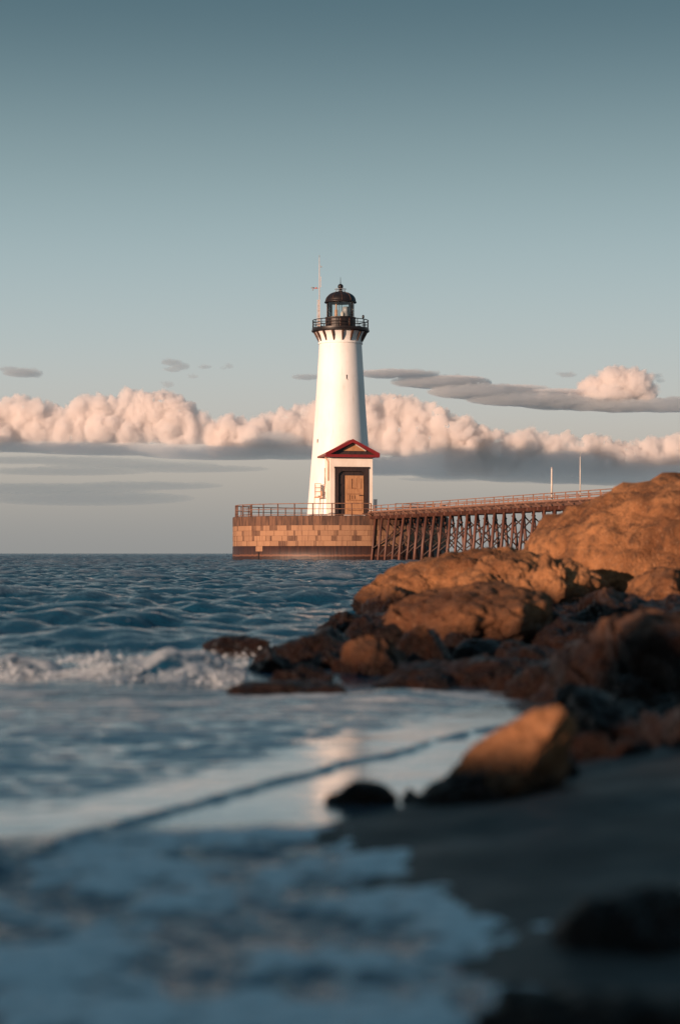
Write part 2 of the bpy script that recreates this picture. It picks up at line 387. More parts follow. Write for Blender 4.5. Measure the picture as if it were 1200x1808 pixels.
def sea_mat():
    m = new_mat('sea_water'); t = NT(m); p = t.pos()
    fo = t.n('ShaderNodeAttribute', attribute_name='foam').outputs['Fac']; ca = t.n('ShaderNodeAttribute', attribute_name='chop').outputs['Fac']
    n1 = t.noise(t.scaled(p, 1.0, 1.5, 1), 4.5, 3); n2 = t.noise(t.scaled(p, 1.0, 1.4, 1), 16, 3)
    h = t.math('MULTIPLY', t.math('ADD', t.math('MULTIPLY', n1, 0.6), t.math('MULTIPLY', n2, 0.22)), ca)
    fn = t.noise(p, 30, 5, 0.7)
    h = t.math('ADD', h, t.math('MULTIPLY', t.math('MULTIPLY', fn, fo), 0.15))
    fmask = t.math('MULTIPLY', fo, t.map(fn, 0.30, 0.60, 0.6, 0.95))
    col = t.mix(fmask, C(0.005, 0.042, 0.080), C(0.78, 0.82, 0.85))
    rg = t.map(t.n('ShaderNodeSeparateXYZ', {0: p}).outputs['Y'], 25, 150, 0.09, 0.21)
    t.finish(col, t.math('ADD', rg, t.math('MULTIPLY', fmask, 0.6)), t.bump(h, 1.0, 0.09), 0.0, 0.5, **{'IOR': 1.36, 'Specular Tint': C(0.72, 0.89, 0.98), 'Coat Weight': t.math('MULTIPLY', t.map(ca, 0.30, 0.08), t.map(fmask, 0.5, 0.1)), 'Coat Roughness': 0.13, 'Coat IOR': 1.45}); return m
sea = grid_mesh('sea', V, NR, NC, sea_mat(), {'foam': foam, 'chop': calm})
tag(sea, 'dark blue choppy sea running to the horizon with foam near the shore', 'sea', kind='structure')

# ------------------------------------------------------------------ beach
by = np.concatenate([np.arange(0.8, 8, 0.03), np.arange(8, 20, 0.12), np.arange(20, 180, 1.5)]); bu = np.concatenate([np.linspace(-0.9, 1.6, 150), np.linspace(1.7, 60, 60)])
BX, BY = np.meshgrid(bu, by); BX = BX+shore(BY)
bx, byy = BX.ravel(), BY.ravel(); dd = bx-shore(byy)
pb = np.stack([bx, byy, 0*bx], 1)
bz = 0.075*dd+0.009+0.02*fbm(pb*[1.2, 1.2, 1], 3)*sstep(0, .6, dd)+0.03*sstep(0.25, 0.55, dd)+0.004*perlin(pb*[9, 9, 1])
bz = np.where(dd < 0, 0.12*dd+0.009, bz); bz = np.minimum(bz, 2.0)
def sand_mat():
    m = new_mat('wet_sand'); t = NT(m); p = t.pos(); n1 = t.noise(p, 2.5, 5); n2 = t.noise(p, 60, 3)
    t.finish(t.mix(t.map(n1, 0.35, 0.65), C(0.022, 0.018, 0.017), C(0.046, 0.037, 0.034)), t.map(n1, 0.35, 0.65, 0.45, 0.7), t.bump(t.math('ADD', n1, t.math('MULTIPLY', n2, 0.15)), 0.5, 0.03), spec=0.22); return m
beach = grid_mesh('beach', np.stack([bx, byy, bz], 1), len(by), len(bu), sand_mat())
tag(beach, 'dark wet sand beach sloping up from the foam to the rocks', 'beach', kind='structure')

# ------------------------------------------------------------------ stone drum under the lighthouse
CX, CY, DZ = 0.05, 195.0, 4.26
R0 = 10.5
drum = empty('stone_pier_base', (CX, CY, 0), 'round sandstone block pier base in the sea with a dark tide band', 'pier base')
blk = random.Random(4)
v, f, tones = [], [], []
def arc_block(t0, t1, z0, z1, R, tone, seg=None):
    n = seg or max(1, int((t1-t0)*R0/0.45)); b = len(v)
    for i in range(n+1):
        t = t0+(t1-t0)*i/n
        for (r, zz) in ((R0-0.05, z0), (R, z0), (R, z1), (R0-0.05, z1)): v.append((CX+r*math.cos(t), CY+r*math.sin(t), zz)); tones.append(tone)
    for i in range(n):
        a = b+i*4
        for k in range(3): f.append((a+k, a+4+k, a+5+k, a+1+k))
    f.append((b, b+1, b+2, b+3)); e = b+n*4; f.append((e+3, e+2, e+1, e))
zc = [1.42, 1.90, 2.39, 2.88, 3.36]
for k in range(4):
    t = blk.random()*0.05; t0 = t
    while t < t0+2*math.pi-0.001:
        dark = blk.random() < (0.5 if k % 2 == 0 else 0.58)
        if dark:
            w = blk.uniform(0.10, 0.30); tone = blk.uniform(0.0, 0.36)
        else:
            w = blk.uniform(0.55, 1.6); tone = blk.uniform(0.68, 1.0)
        t1 = min(t+w/R0, t0+2*math.pi)
        arc_block(t+0.0011, t1-0.0011, zc[k]+0.012, zc[k+1]-0.012, R0+blk.uniform(0.0, 0.03), tone)
        t = t1
arc_block(math.radians(270)-0.86, math.radians(270)-0.77, 0.93, 1.41, R0+0.045, 0.95)
wall = link_mesh('block_wall', v, f, block_mat(), drum)
at = wall.data.attributes.new('tone', 'FLOAT', 'POINT'); at.data.foreach_set('value', np.array(tones, np.float32))
core = MB().lathe([(R0-0.03, 1.35), (R0-0.03, 3.42)], CX, CY, 160).build('mortar_core', tan_line, drum, True)
MB().lathe([(R0+0.04, -3), (R0+0.05, 0.4), (R0+0.03, 1.42), (R0-0.06, 1.425)], CX, CY, 160).build('tide_band', tide_mat(), drum, True)
MB().lathe([(R0-0.06, 3.36), (R0+0.03, 3.365), (R0+0.04, 4.20), (R0-0.02, 4.26), (0.01, DZ)], CX, CY, 160).build('coping', cap_mat(), drum, False)
slot_t = math.radians(270)-0.82
MB().beam((CX+(R0+0.05)*math.cos(slot_t), CY+(R0+0.05)*math.sin(slot_t), -0.5), (CX+(R0+0.05)*math.cos(slot_t), CY+(R0+0.05)*math.sin(slot_t), 0.85), 0.2, 0.1).build('dark_slot_strip', black_iron, drum)  # dark strip standing in for the ladder recess in the drum

# railing round the drum top
rl = empty('platform_railing', (CX, CY, DZ), 'brown iron railing around the edge of the round stone base', 'railing')
RR = 10.25; HR = 5.38
T0, T1 = math.radians(-66), math.radians(270)-0.001+math.radians(-3)   # gap where the trestle comes in
T0 = math.radians(-60); T1 = math.radians(286-0)
for zz, r in ((HR, 0.045), (DZ+0.62, 0.032), (DZ+0.10, 0.03)):
    MB().ring(CX, CY, zz, RR, r, 140, T0, T1).build('rail', rail_paint, rl, True)
npost = 34
for i in range(npost+1):
    t = T0+(T1-T0)*i/npost
    q = (CX+RR*math.cos(t), CY+RR*math.sin(t))
    MB().tube([(*q, DZ), (*q, HR+0.02)], 0.055, 8).build('post', brown_iron, rl, True)
lad = empty('ladder', (CX-9.3, CY-3.4, DZ), 'small ladder standing by the railing at the end of the stone base', 'ladder')
lx0, lx1, ly = X(429, 189.5), X(442.5, 189.5), 189.5
for lx in (lx0, lx1): MB().tube([(lx, ly, DZ), (lx, ly, 5.32)], 0.06, 8).build('side_rail', brown_iron, lad, True)
for k in range(4): MB().tube([(lx0, ly, DZ+0.2+0.26*k), (lx1, ly, DZ+0.2+0.26*k)], 0.035, 6).build('rung', brown_iron, lad, True)

# ------------------------------------------------------------------ lighthouse
def TZ(py): return CAM_Z+(HZ-py)/F*CY
lh = empty('lighthouse', (CX, CY, DZ), 'tall white tapered lighthouse with black lantern and red gabled porch', 'lighthouse')
zt = TZ(608)
prof = [(3.34, DZ), (3.30, DZ+0.12)]
for i in range(25):
    s = i/24; prof.append((3.28+(2.08-3.28)*s-0.06*math.sin(math.pi*s), DZ+0.14+(zt-DZ-0.14)*s))
tower = MB().lathe(prof+[(2.08, zt+0.05)], CX, CY, 128).build('tower', white_paint, lh, True)
MB().lathe([(2.07, zt-0.02), (2.17, zt), (2.17, zt+0.13), (2.10, zt+0.15)], CX, CY, 96).build('neck_band', white_paint, tower, False)
MB().lathe([(2.09, zt+0.14), (2.12, zt+0.4), (2.22, zt+0.75), (2.42, zt+1.08), (2.5, zt+1.15)], CX, CY, 96).build('flared_collar', white_paint, lh, True)
zg = TZ(587)
for k in range(16):
    t = math.radians(270+5)+2*math.pi*k/16; c, s = math.cos(t), math.sin(t); b = MB()
    def fr(a, r, zz, c=c, s=s): return (CX+r*c-a*s, CY+r*s+a*c, zz)
    pts = []
    for a0 in (-1, 1):
        pts += [fr(a0*0.045, 2.10, zt+0.22), fr(a0*0.045, 2.17, zt+0.22), fr(a0*0.10, 2.66, zg-0.01), fr(a0*0.10, 2.30, zg-0.01)]
    b.add(pts, [(0,1,2,3), (7,6,5,4), (0,4,5,1), (1,5,6,2), (2,6,7,3), (3,7,4,0)]).build('bracket', bracket_paint, lh)
gal = MB().lathe([(2.2, zg), (2.72, zg), (2.82, zg+0.06), (2.84, zg+0.16), (2.78, zg+0.20), (2.78, zg+0.36), (2.70, zg+0.38), (1.3, zg+0.38)], CX, CY, 96).build('gallery', black_iron, lh, False)
zgt = zg+0.38; RG = 2.72
zr = TZ(566.5)
gr = MB().ring(CX, CY, zr, RG, 0.045, 96).build('gallery_railing', black_iron, lh, True)
for s_ in (0.32, 0.62): MB().ring(CX, CY, zgt+(zr-zgt)*s_, RG, 0.028, 96).build('rail', black_iron, gr, True)
for k in range(18):
    t = 2*math.pi*(k+0.35)/18; q = (CX+RG*math.cos(t), CY+RG*math.sin(t))
    MB().tube([(*q, zgt-0.03), (*q, zr)], 0.04, 8).build('post', black_iron, gr, True)
zl0 = TZ(561); zl1 = TZ(535); zd = TZ(515.5)
lr = MB().lathe([(1.48, zgt-0.02), (1.48, zl0-0.10), (1.54, zl0-0.08), (1.54, zl0), (1.38, zl0+0.01), (0.01, zl0+0.01)], CX, CY, 20).build('lantern_room', black_iron, lh, False)
for k in range(10):
    t = 2*math.pi*(k+0.5)/10; q = (CX+1.485*math.cos(t), CY+1.485*math.sin(t))
    MB().tube([(*q, zgt), (*q, zl0-0.1)], 0.03, 6).build('seam_bar', brown_iron, lr, True)
gl = MB().lathe([(1.36, zl0), (1.36, zl1)], CX, CY, 20).build('lantern_glazing', glass, lh, False)
for k in range(6):
    t = 2*math.pi*(k+0.42)/6; q = (CX+1.38*math.cos(t), CY+1.38*math.sin(t))
    MB().tube([(*q, zl0), (*q, zl1)], 0.035, 6).build('mullion', black_iron, gl, True)
beacon = MB().lathe([(0.01, zl0+0.01), (0.28, zl0+0.02), (0.28, zl0+0.35), (0.36, zl0+0.40), (0.38, zl0+0.95), (0.30, zl0+1.05), (0.01, zl0+1.06)], CX+0.55, CY-0.1, 24).build('beacon', steel_grey, lh, True)
MB().lathe([(0.10, zl0), (0.16, zl0+0.1), (0.16, zl0+0.72), (0.08, zl0+0.8), (0.08, zl1)], CX-0.42, CY-0.2, 16).build('lamp_column', tan_metal, lh, True)
MB().lathe([(0.14, zl0), (0.17, zl0+0.42), (0.01, zl0+0.62)], CX+0.18, CY-0.4, 16).build('lamp_housing', steel_white, lh, True)
dp = [(1.40, zl1-0.02), (1.56, zl1), (1.58, zl1+0.10), (1.50, zl1+0.14)]
for i in range(1, 15):
    a = math.pi/2*i/14; dp.append((0.02+1.48*math.cos(a)**0.9 if a < 1.55 else 0.02, zl1+0.14+(zd-zl1-0.14)*math.sin(a)))
dome = MB().lathe(dp, CX, CY, 64, cap0=True).build('dome', black_iron, lh, True)
for k in range(10):
    t = 2*math.pi*(k+0.65)/10; pts = []
    for i in range(0, 13):
        a = math.pi/2*i/14; r = 0.03+1.48*math.cos(a)**0.9; pts.append((CX+r*math.cos(t), CY+r*math.sin(t), zl1+0.14+(zd-zl1-0.14)*math.sin(a)))
    MB().tube(pts, 0.03, 6).build('seam', bracket_paint, dome, True)
vent = MB().lathe([(0.30, zd-0.06), (0.24, zd+0.05), (0.17, zd+0.12), (0.15, zd+0.38), (0.20, zd+0.42)], CX, CY, 20, cap1=True).build('vent', black_iron, lh, True)
MB().sphere((CX, CY, TZ(506)), 0.27, 20, 14).build('vent_ball', black_iron, vent, True)
MB().tube([(CX, CY, TZ(502)), (CX, CY, TZ(496)), (CX, CY, TZ(489))], 0.04, 8, 0.012).build('lightning_rod', black_iron, vent, True)
hr = MB().ring(CX, CY, zd+0.28, 0.56, 0.022, 32)
hr.ring(CX, CY, zd+0.06, 0.50, 0.016, 32)
for k in range(4):
    t = 2*math.pi*(k+.4)/4; hr.tube([(CX, CY, zd+0.2), (CX+0.56*math.cos(t), CY+0.56*math.sin(t), zd+0.28)], 0.018, 5).tube([(CX+.5*math.cos(t), CY+.5*math.sin(t), zd+0.06), (CX+0.56*math.cos(t), CY+0.56*math.sin(t), zd+0.28)], 0.018, 5)
hr.build('vent_hoop', steel_grey, vent, True)
def tower_r(zz): s = (zz-DZ-0.14)/(zt-DZ-0.14); return 3.28-1.2*s-0.06*math.sin(math.pi*max(0, min(1, s)))
def slit(px, py, w, h, name='slit_window'):
    zz = TZ(py); r = tower_r(zz); xo = X(px, CY-2)-CX; t = -math.acos(xo/r); c, s = math.cos(t), math.sin(t)
    def fr(a, rr, z_): return (CX+rr*c-a*s, CY+rr*s+a*c, zz+z_)
    w_ = MB().box(-w/2, w/2, r-0.25, r+0.012, -h/2, h/2, fr).build(name, dark_wood, lh)
    MB().box(-w/2-0.04, w/2+0.04, r-0.1, r+0.05, -h/2-0.08, -h/2, fr).build('sill', porch_paint, w_)
slit(612, 669, 0.10, 0.42); slit(560.5, 780, 0.16, 0.34)

# porch
PA = math.radians(15); pn_ = Vector((math.sin(PA), -math.cos(PA), 0)); pr_ = Vector((math.cos(PA), math.sin(PA), 0))
def pf(a, b, zz): return (CX+a*pr_.x+b*pn_.x, CY+a*pr_.y+b*pn_.y, zz)
def PZ(py): return CAM_Z+(HZ-py)/F*191.0
eave = PZ(806.5); ztop = PZ(825)
FB = 4.1
pm = MB()
pm.box(-2.09, -1.67, FB-0.32, FB, DZ, eave, pf); pm.box(1.70, 2.09, FB-0.32, FB, DZ, eave, pf); pm.box(-1.67, 1.70, FB-0.32, FB, ztop, eave, pf)
pm.box(-2.09, -1.77, 0.8, FB-0.32, DZ, eave, pf); pm.box(1.77, 2.09, 0.8, FB-0.32, DZ, eave, pf)
porch = pm.build('porch', porch_paint, lh)
sur = MB()
zd1 = PZ(839.5)
sur.box(-1.67, -1.30, FB-0.28, FB+0.05, DZ, ztop, pf); sur.box(1.36, 1.70, FB-0.28, FB+0.05, DZ, ztop, pf); sur.box(-1.30, 1.36, FB-0.28, FB+0.05, PZ(832), ztop, pf)
sur.box(-1.72, 1.75, FB, FB+0.10, ztop-0.12, ztop+0.05, pf)
for s_ in (-1, 1):                                                     # curved corners of the head
    x0 = -1.30 if s_ < 0 else 1.36; zz = PZ(832)
    pts = [(0, 0)]+[(0.45*(1-math.cos(a)), -0.45*(1-math.sin(a))) for a in [math.pi/2*i/6 for i in range(7)]]
    vs = [pf(x0-s_*q[0], bb, zz+q[1]) for bb in (FB-0.2, FB+0.045) for q in pts]; n = len(pts)
    sur.add(vs, [tuple(range(n)), tuple(range(2*n-1, n-1, -1))]+[(i, (i+1) % n, n+(i+1) % n, n+i) for i in range(n)])
frame = sur.build('door_frame', dark_wood, porch)
rc = MB().box(-1.30, -0.60, FB-0.62, FB-0.16, DZ, PZ(832), pf).box(1.22, 1.36, FB-0.62, FB-0.16, DZ, PZ(832), pf).box(-0.60, 1.22, FB-0.62, FB-0.16, zd1, PZ(832), pf)
for zz in (5.3, 6.3, 7.3): rc.box(-1.18, -0.72, FB-0.16, FB-0.12, zz+0.08, zz+0.92, pf)
rc.build('side_panel', dark_wood, porch)
door = MB().box(-0.60, 1.22, FB-0.62, FB-0.10, DZ+0.05, zd1, pf)
for (a0, a1, z0, z1) in ((0.15, 0.50, 7.05, 7.95), (0.58, 0.98, 6.95, 7.95), (-0.45, 0.02, 7.0, 7.9), (-0.45, 1.08, 4.95, 5.75)):
    door.box(a0, a1, FB-0.10, FB-0.065, z0, z1, pf)
door = door.build('door', tan_wood, porch)
for (a0, a1, z0, z1) in ((-0.2, -0.17, 5.9, 6.35), (0.05, 0.08, 5.95, 6.3), (0.3, 0.33, 5.95, 6.32), (-0.45, 1.10, 5.83, 5.87), (-0.42, 0.9, 6.42, 6.46), (-0.30, 1.05, 4.85, 4.89), (0.05, 0.09, 7.0, 7.92), (0.02, 0.52, 6.93, 6.97)):
    MB().box(a0, a1, FB-0.102, FB-0.058, z0, z1, pf).build('crack', tan_line, door)
MB().tube([pf(0.75, FB-0.06, 6.30), pf(1.12, FB-0.06, 6.33)], 0.04, 6).build('handle', black_iron, door, True)
MB().box(-0.75, 1.30, FB-0.3, FB+0.30, DZ+0.002, DZ+0.16, pf).build('doorstep', white_paint, porch)
apex = PZ(776); EW = 2.62; B0, B1 = 0.9, FB+0.42
def slab(b0, b1, ov, th, dz=0.0, ew=EW):
    m = MB(); 
    for s_ in (-1, 1):
        ze = eave-0.02+dz
        vs = [pf(s_*ew, bb, zz) for bb in (b0, b1) for zz in (ze, ze+th)]+[pf(0, bb, zz) for bb in (b0, b1) for zz in (apex-th+dz, apex+dz)]
        m.add(vs, [(0,1,3,2), (4,6,7,5), (0,4,5,1), (2,3,7,6), (1,5,7,3), (0,2,6,4)])
    return m
rf = slab(B0, B1-0.02, 0, 0.16).build('roof', red_roof, porch)
fs = slab(B1-0.02, B1+0.10, 0, 0.34, 0.03, EW+0.05)
fs.box(-EW, EW, FB-0.05, B1+0.12, eave-0.06, eave+0.20, pf); fs.build('red_fascia', red_trim, rf)
tz0 = eave+0.20; slope = (apex-eave)/EW
aw = EW-0.40; MB().add([pf(-aw, FB+0.05, tz0), pf(aw, FB+0.05, tz0), pf(0, FB+0.05, apex-0.2), pf(-aw, FB-0.25, tz0), pf(aw, FB-0.25, tz0), pf(0, FB-0.25, apex-0.2)], [(0,1,2), (5,4,3), (0,3,4,1), (1,4,5,2), (2,5,3,0)]).build('gable_shade_panel', dark_wood, porch)  # dark panel drawn in place of the shaded gable recess
MB().add([pf(-0.95, bb, tz0+0.36) for bb in (FB+0.06, FB+0.12)]+[pf(1.35, bb, tz0+0.36) for bb in (FB+0.06, FB+0.12)]+[pf(0.1, bb, tz0+1.12) for bb in (FB+0.06, FB+0.12)], [(0,2,4), (5,3,1), (0,1,3,2), (2,3,5,4), (4,5,1,0)]).build('gable_lit_triangle', tan_wood, porch)  # tan triangle drawn for the sunlit part of the recess
MB().beam(pf(0.1, FB+0.14, tz0+1.13), pf(1.38, FB+0.14, tz0+0.37), 0.05, 0.10).build('gable_lit_edge', steel_white, porch)  # pale strip drawn for the triangle's sunlit right edge
MB().tube([pf(-2.5, 3.6, eave-0.05), pf(-2.3, 3.6, eave-0.25), pf(-2.17, 3.6, eave-0.5), pf(-2.17, 3.6, eave-2.3)], 0.06, 8).build('downpipe', tan_metal, porch, True)
MB().tube([pf(-2.17, 2.2, eave-1.0), pf(-2.17, 2.2, DZ)], 0.035, 8).build('downpipe', tan_metal, porch, True)

# things standing on the drum and the gallery
mb = empty('meter_cabinet', (X(561, 192), 192.2, DZ), 'small louvred cabinet on tan legs against the white tower left of the porch', 'cabinet')
mx0, mx1 = X(556, 192), X(566, 192)
def MZ(py): return CAM_Z+(HZ-py)/F*192
MB().box(mx0, mx1, 192.0, 192.4, MZ(875), MZ(856), None).build('case', white_paint, mb)
fm_ = MB()
for q in (mx0, mx1): fm_.beam((q, 191.98, MZ(877)), (q, 191.98, MZ(853.5)), 0.05, 0.05)
for py in (854, 861, 868, 877): fm_.beam((mx0-.05, 191.96, MZ(py)), (mx1+.05, 191.96, MZ(py)), 0.05, 0.06)
fm_.beam((mx0-0.08, 191.95, MZ(878.5)), (mx1+0.2, 191.95, MZ(878.5)), 0.2, 0.10); fm_.build('frame', tan_metal, mb)
MB().box(mx1+0.03, mx1+0.14, 191.9, 192.2, MZ(877), MZ(867)).build('switch_box', tan_metal, mb)
for q in (mx0-0.05, mx1+0.0): MB().beam((q, 192.0, DZ), (q, 192.0, MZ(879)), 0.06, 0.06).build('leg', tan_metal, mb)
bb_ = empty('control_box', (X(663, 191), 191.2, DZ), 'slate blue steel box on the stone base right of the porch', 'box')
bx0 = X(659.5, 191); bm = MB().box(bx0, bx0+0.32, 191.0, 191.5, DZ+0.15, PZ(882.5)).build('case', blue_box, bb_)
MB().box(bx0-0.02, bx0+0.34, 190.98, 191.52, PZ(882.5), PZ(881.5)).build('lid', blue_box, bb_)
MB().box(bx0+0.03, bx0+0.29, 191.03, 191.47, DZ, DZ+0.15).build('foot', black_iron, bb_)

mast = empty('antenna_mast', (X(563.6, CY), CY-0.3, zgt), 'thin lattice antenna mast with weather instruments on the lighthouse gallery', 'mast')
ax, ay = X(563.8, CY), CY-0.3
zb = TZ(530)
lt = MB()
for (ox, oy) in ((-0.13, -0.1), (0.13, -0.1), (0, 0.13)): lt.tube([(ax-0.08+ox, ay+oy, zgt), (ax-0.08+ox*0.8, ay+oy, zb)], 0.022, 6)
for k in range(11):
    z0 = zgt+(zb-zgt)*k/11; z1 = zgt+(zb-zgt)*(k+1)/11; s_ = 1 if k % 2 else -1
    lt.tube([(ax-0.08-0.13*s_, ay-0.1, z0), (ax-0.08+0.13*s_, ay-0.1, z1)], 0.014, 5); lt.tube([(ax-0.08-0.13, ay-0.1, z0), (ax-0.08+0.13, ay-0.1, z0)], 0.014, 5)
    lt.tube([(ax-0.08+0.13*s_, ay-0.1, z0), (ax-0.08, ay+0.13, z1)], 0.014, 5)
lt.build('lattice', mast_paint, mast)
MB().tube([(ax, ay, zgt), (ax, ay, TZ(480)), (ax-0.01, ay, TZ(452))], 0.045, 8, 0.018).build('pole', mast_paint, mast, True)
MB().tube([(ax, ay, TZ(455)), (ax, ay, TZ(451))], 0.03, 6).build('pole_tip', steel_grey, mast, True)
MB().tube([(ax+0.14, ay, TZ(508)), (ax+0.14, ay, TZ(489))], 0.022, 6).tube([(ax, ay, TZ(490)), (ax+0.14, ay, TZ(490))], 0.016, 5).tube([(ax, ay, TZ(496)), (ax+0.14, ay, TZ(496))], 0.016, 5).tube([(ax, ay, TZ(507)), (ax+0.14, ay, TZ(507))], 0.016, 5).build('whip_antenna', mast_paint, mast)
MB().tube([(ax, ay, TZ(509.5)), (ax-0.68, ay, TZ(510.5))], 0.022, 6).build('instrument_arm', red_orange, mast)
wc_ = MB().sphere((ax-0.32, ay, TZ(509.2)), 0.075, 8, 6, (1.4, 1, 1)).build('wind_vane', red_orange, mast, True)
an = MB().tube([(ax-0.66, ay, TZ(512.5)), (ax-0.66, ay, TZ(508.5))], 0.03, 6)
for k in range(3):
    t = k*2.1+0.4; an.tube([(ax-0.66, ay, TZ(508.6)), (ax-0.66+0.14*math.cos(t), ay+0.14*math.sin(t), TZ(508.6))], 0.012, 5); an.sphere((ax-0.66+0.14*math.cos(t), ay+0.14*math.sin(t), TZ(508.6)), 0.06, 8, 6)
an.sphere((ax-0.64, ay, TZ(512.6)), 0.06, 8, 6); an.build('anemometer', steel_grey, mast, True)
MB().tube([(ax, ay, TZ(470)), (ax+0.14, ay, TZ(471))], 0.016, 5).box(ax+0.12, ax+0.24, ay-.05, ay+.05, TZ(473), TZ(470.5)).build('warning_lamp', steel_grey, mast)
gx, gy = CX+2.2, CY-1.6
fl = empty('signal_lamp', (gx, gy, zgt), 'small dark lamp on a thin post at the gallery railing', 'lamp')
MB().tube([(gx, gy, zgt), (gx, gy, TZ(565))], 0.025, 6).build('post', black_iron, fl, True)
MB().lathe([(0.05, TZ(565.5)), (0.10, TZ(565)), (0.11, TZ(561)), (0.06, TZ(559.8)), (0.01, TZ(559.3))], gx, gy, 12).build('housing', black_iron, fl, True)

# ------------------------------------------------------------------ trestle pier
A0 = Vector((3.15, 184.9, 0)); D_ = Vector((16, -50, 0)).normalized(); N_ = Vector((-D_.y, D_.x, 0))   # N_ points to the right
PW, ZDK, SP, NB = 2.7, 4.54, 1.95, 40
tr = empty('trestle_pier', A0, 'long brown timber trestle pier on slanted piles joining the stone base to the shore', 'pier')
def L(t, o, zz): q = A0+D_*t+N_*o; return Vector((q.x, q.y, zz))
LEN = SP*(NB-1)
dk = MB(); n = int((LEN+3)/0.22)
for i in range(n):
    t = -3+(LEN+3)*i/n; o0 = -0.12+rnd.uniform(-0.05, 0.03); dzz = rnd.uniform(-0.012, 0.012)
    vs = [L(tt, oo, zz) for zz in (ZDK-0.09+dzz, ZDK+dzz) for oo in (o0, PW+0.12) for tt in (t, t+0.195)]
    dk.add(vs, [(0,2,3,1), (4,5,7,6), (0,1,5,4), (2,6,7,3), (0,4,6,2), (1,3,7,5)])
dk.build('deck', deck_wood, tr)
for o in (0.12, PW/2, PW-0.12): MB().beam(L(-2, o, ZDK-0.22), L(LEN, o, ZDK-0.22), 0.2, 0.24).build('stringer', deck_wood, tr)
for i in range(NB):
    t = i*SP
    MB().beam(L(t, -0.45, ZDK-0.47), L(t, PW+0.45, ZDK-0.47), 0.26, 0.25).build('cap_beam', pile_wood, tr)
    j = [rnd.uniform(-0.07, 0.07) for _ in range(6)]
    for s_ in (0, 1):
        o0 = 0.14 if s_ == 0 else PW-0.14; o1 = -0.42 if s_ == 0 else PW+0.42
        r_ = rnd.uniform(0.105, 0.145)
        m_ = (L(t+j[2+s_], o0+(o1-o0)*0.5+rnd.uniform(-.05, .05), (ZDK-0.55)/2-0.5))
        MB().tube([L(t+j[s_]*.5, o0, ZDK-0.58), m_, L(t+j[s_], o1, -1.6)], r_*0.92, 9, r_*1.1).build('pile', pile_wood, tr, True)
        # crooked cross braces between the two piles
        za, zb_ = (3.6+rnd.uniform(-.3, .2), 0.7+rnd.uniform(-.3, .5)); oa, ob = (0.0, PW+0.2) if s_ == 0 else (PW, -0.2)
        mid_ = L(t+0.16*(1 if s_ else -1), (oa+ob)/2+rnd.uniform(-.25, .25), (za+zb_)/2+rnd.uniform(-.25, .25))
        MB().tube([L(t+0.16*(1 if s_ else -1), oa, za), mid_, L(t+0.16*(1 if s_ else -1), ob, zb_)], 0.055, 7).build('cross_brace', brace_wood, tr, True)
    MB().beam(L(t, -0.62, ZDK-0.12), L(t+0.05, 0.10, ZDK-0.62), 0.12, 0.10).build('deck_strut', rail_paint, tr)
for s_, o in ((0, -0.06), (1, PW+0.06)):
    rlg = MB().beam(L(-1.4 if s_ == 0 else 0, o, 5.16), L(LEN, o, 5.16), 0.09, 0.06).build('railing', rail_paint, tr)
    MB().beam(L(-1.4 if s_ == 0 else 0, o, ZDK+0.30), L(LEN, o, ZDK+0.30), 0.06, 0.09).build('mid_rail', rail_paint, rlg)
    MB().beam(L(-1.4 if s_ == 0 else 0, o, ZDK+0.07), L(LEN, o, ZDK+0.07), 0.14, 0.13).build('kerb', rail_paint, rlg)
    for i in range(NB): MB().beam(L(i*SP+0.3, o, ZDK-0.02), L(i*SP+0.3, o, 5.13), 0.085, 0.085).build('post', rail_paint, rlg)
def deck_pole(px, py, r0, r1, label, group=None, tip=True):
    m = (px-600)/F; dY = 184.9; t = (m*184.9-3.15)/(D_.x-m*D_.y); q = L(t, 0.15, ZDK); Y = q.y; zt_ = Z(py, Y)
    e = empty('pole', q, label, 'pole')
    MB().tube([q, Vector((q.x, q.y, ZDK+(zt_-ZDK)*0.6)), Vector((q.x, q.y, zt_))], r0, 12, r1).build('shaft', steel_white, e, True)
    MB().box(q.x-0.16, q.x+0.16, q.y-0.16, q.y+0.16, ZDK, ZDK+0.06).build('base_plate', steel_grey, e)
    if tip: MB().tube([(q.x, q.y, zt_), (q.x, q.y, zt_+0.35)], r1*0.8, 8, 0.01).build('spike', steel_grey, e, True)
    else: MB().lathe([(r1*1.3, zt_-0.02), (r1*1.3, zt_+0.05), (r1*0.8, zt_+0.09)], q.x, q.y, 12, True, True).build('cap', steel_grey, e)
deck_pole(970, 827, 0.078, 0.062, 'short thick white pole rising from the trestle deck', tip=False)
deck_pole(1020, 806, 0.045, 0.028, 'tall thin white pole with a spike top on the trestle deck')

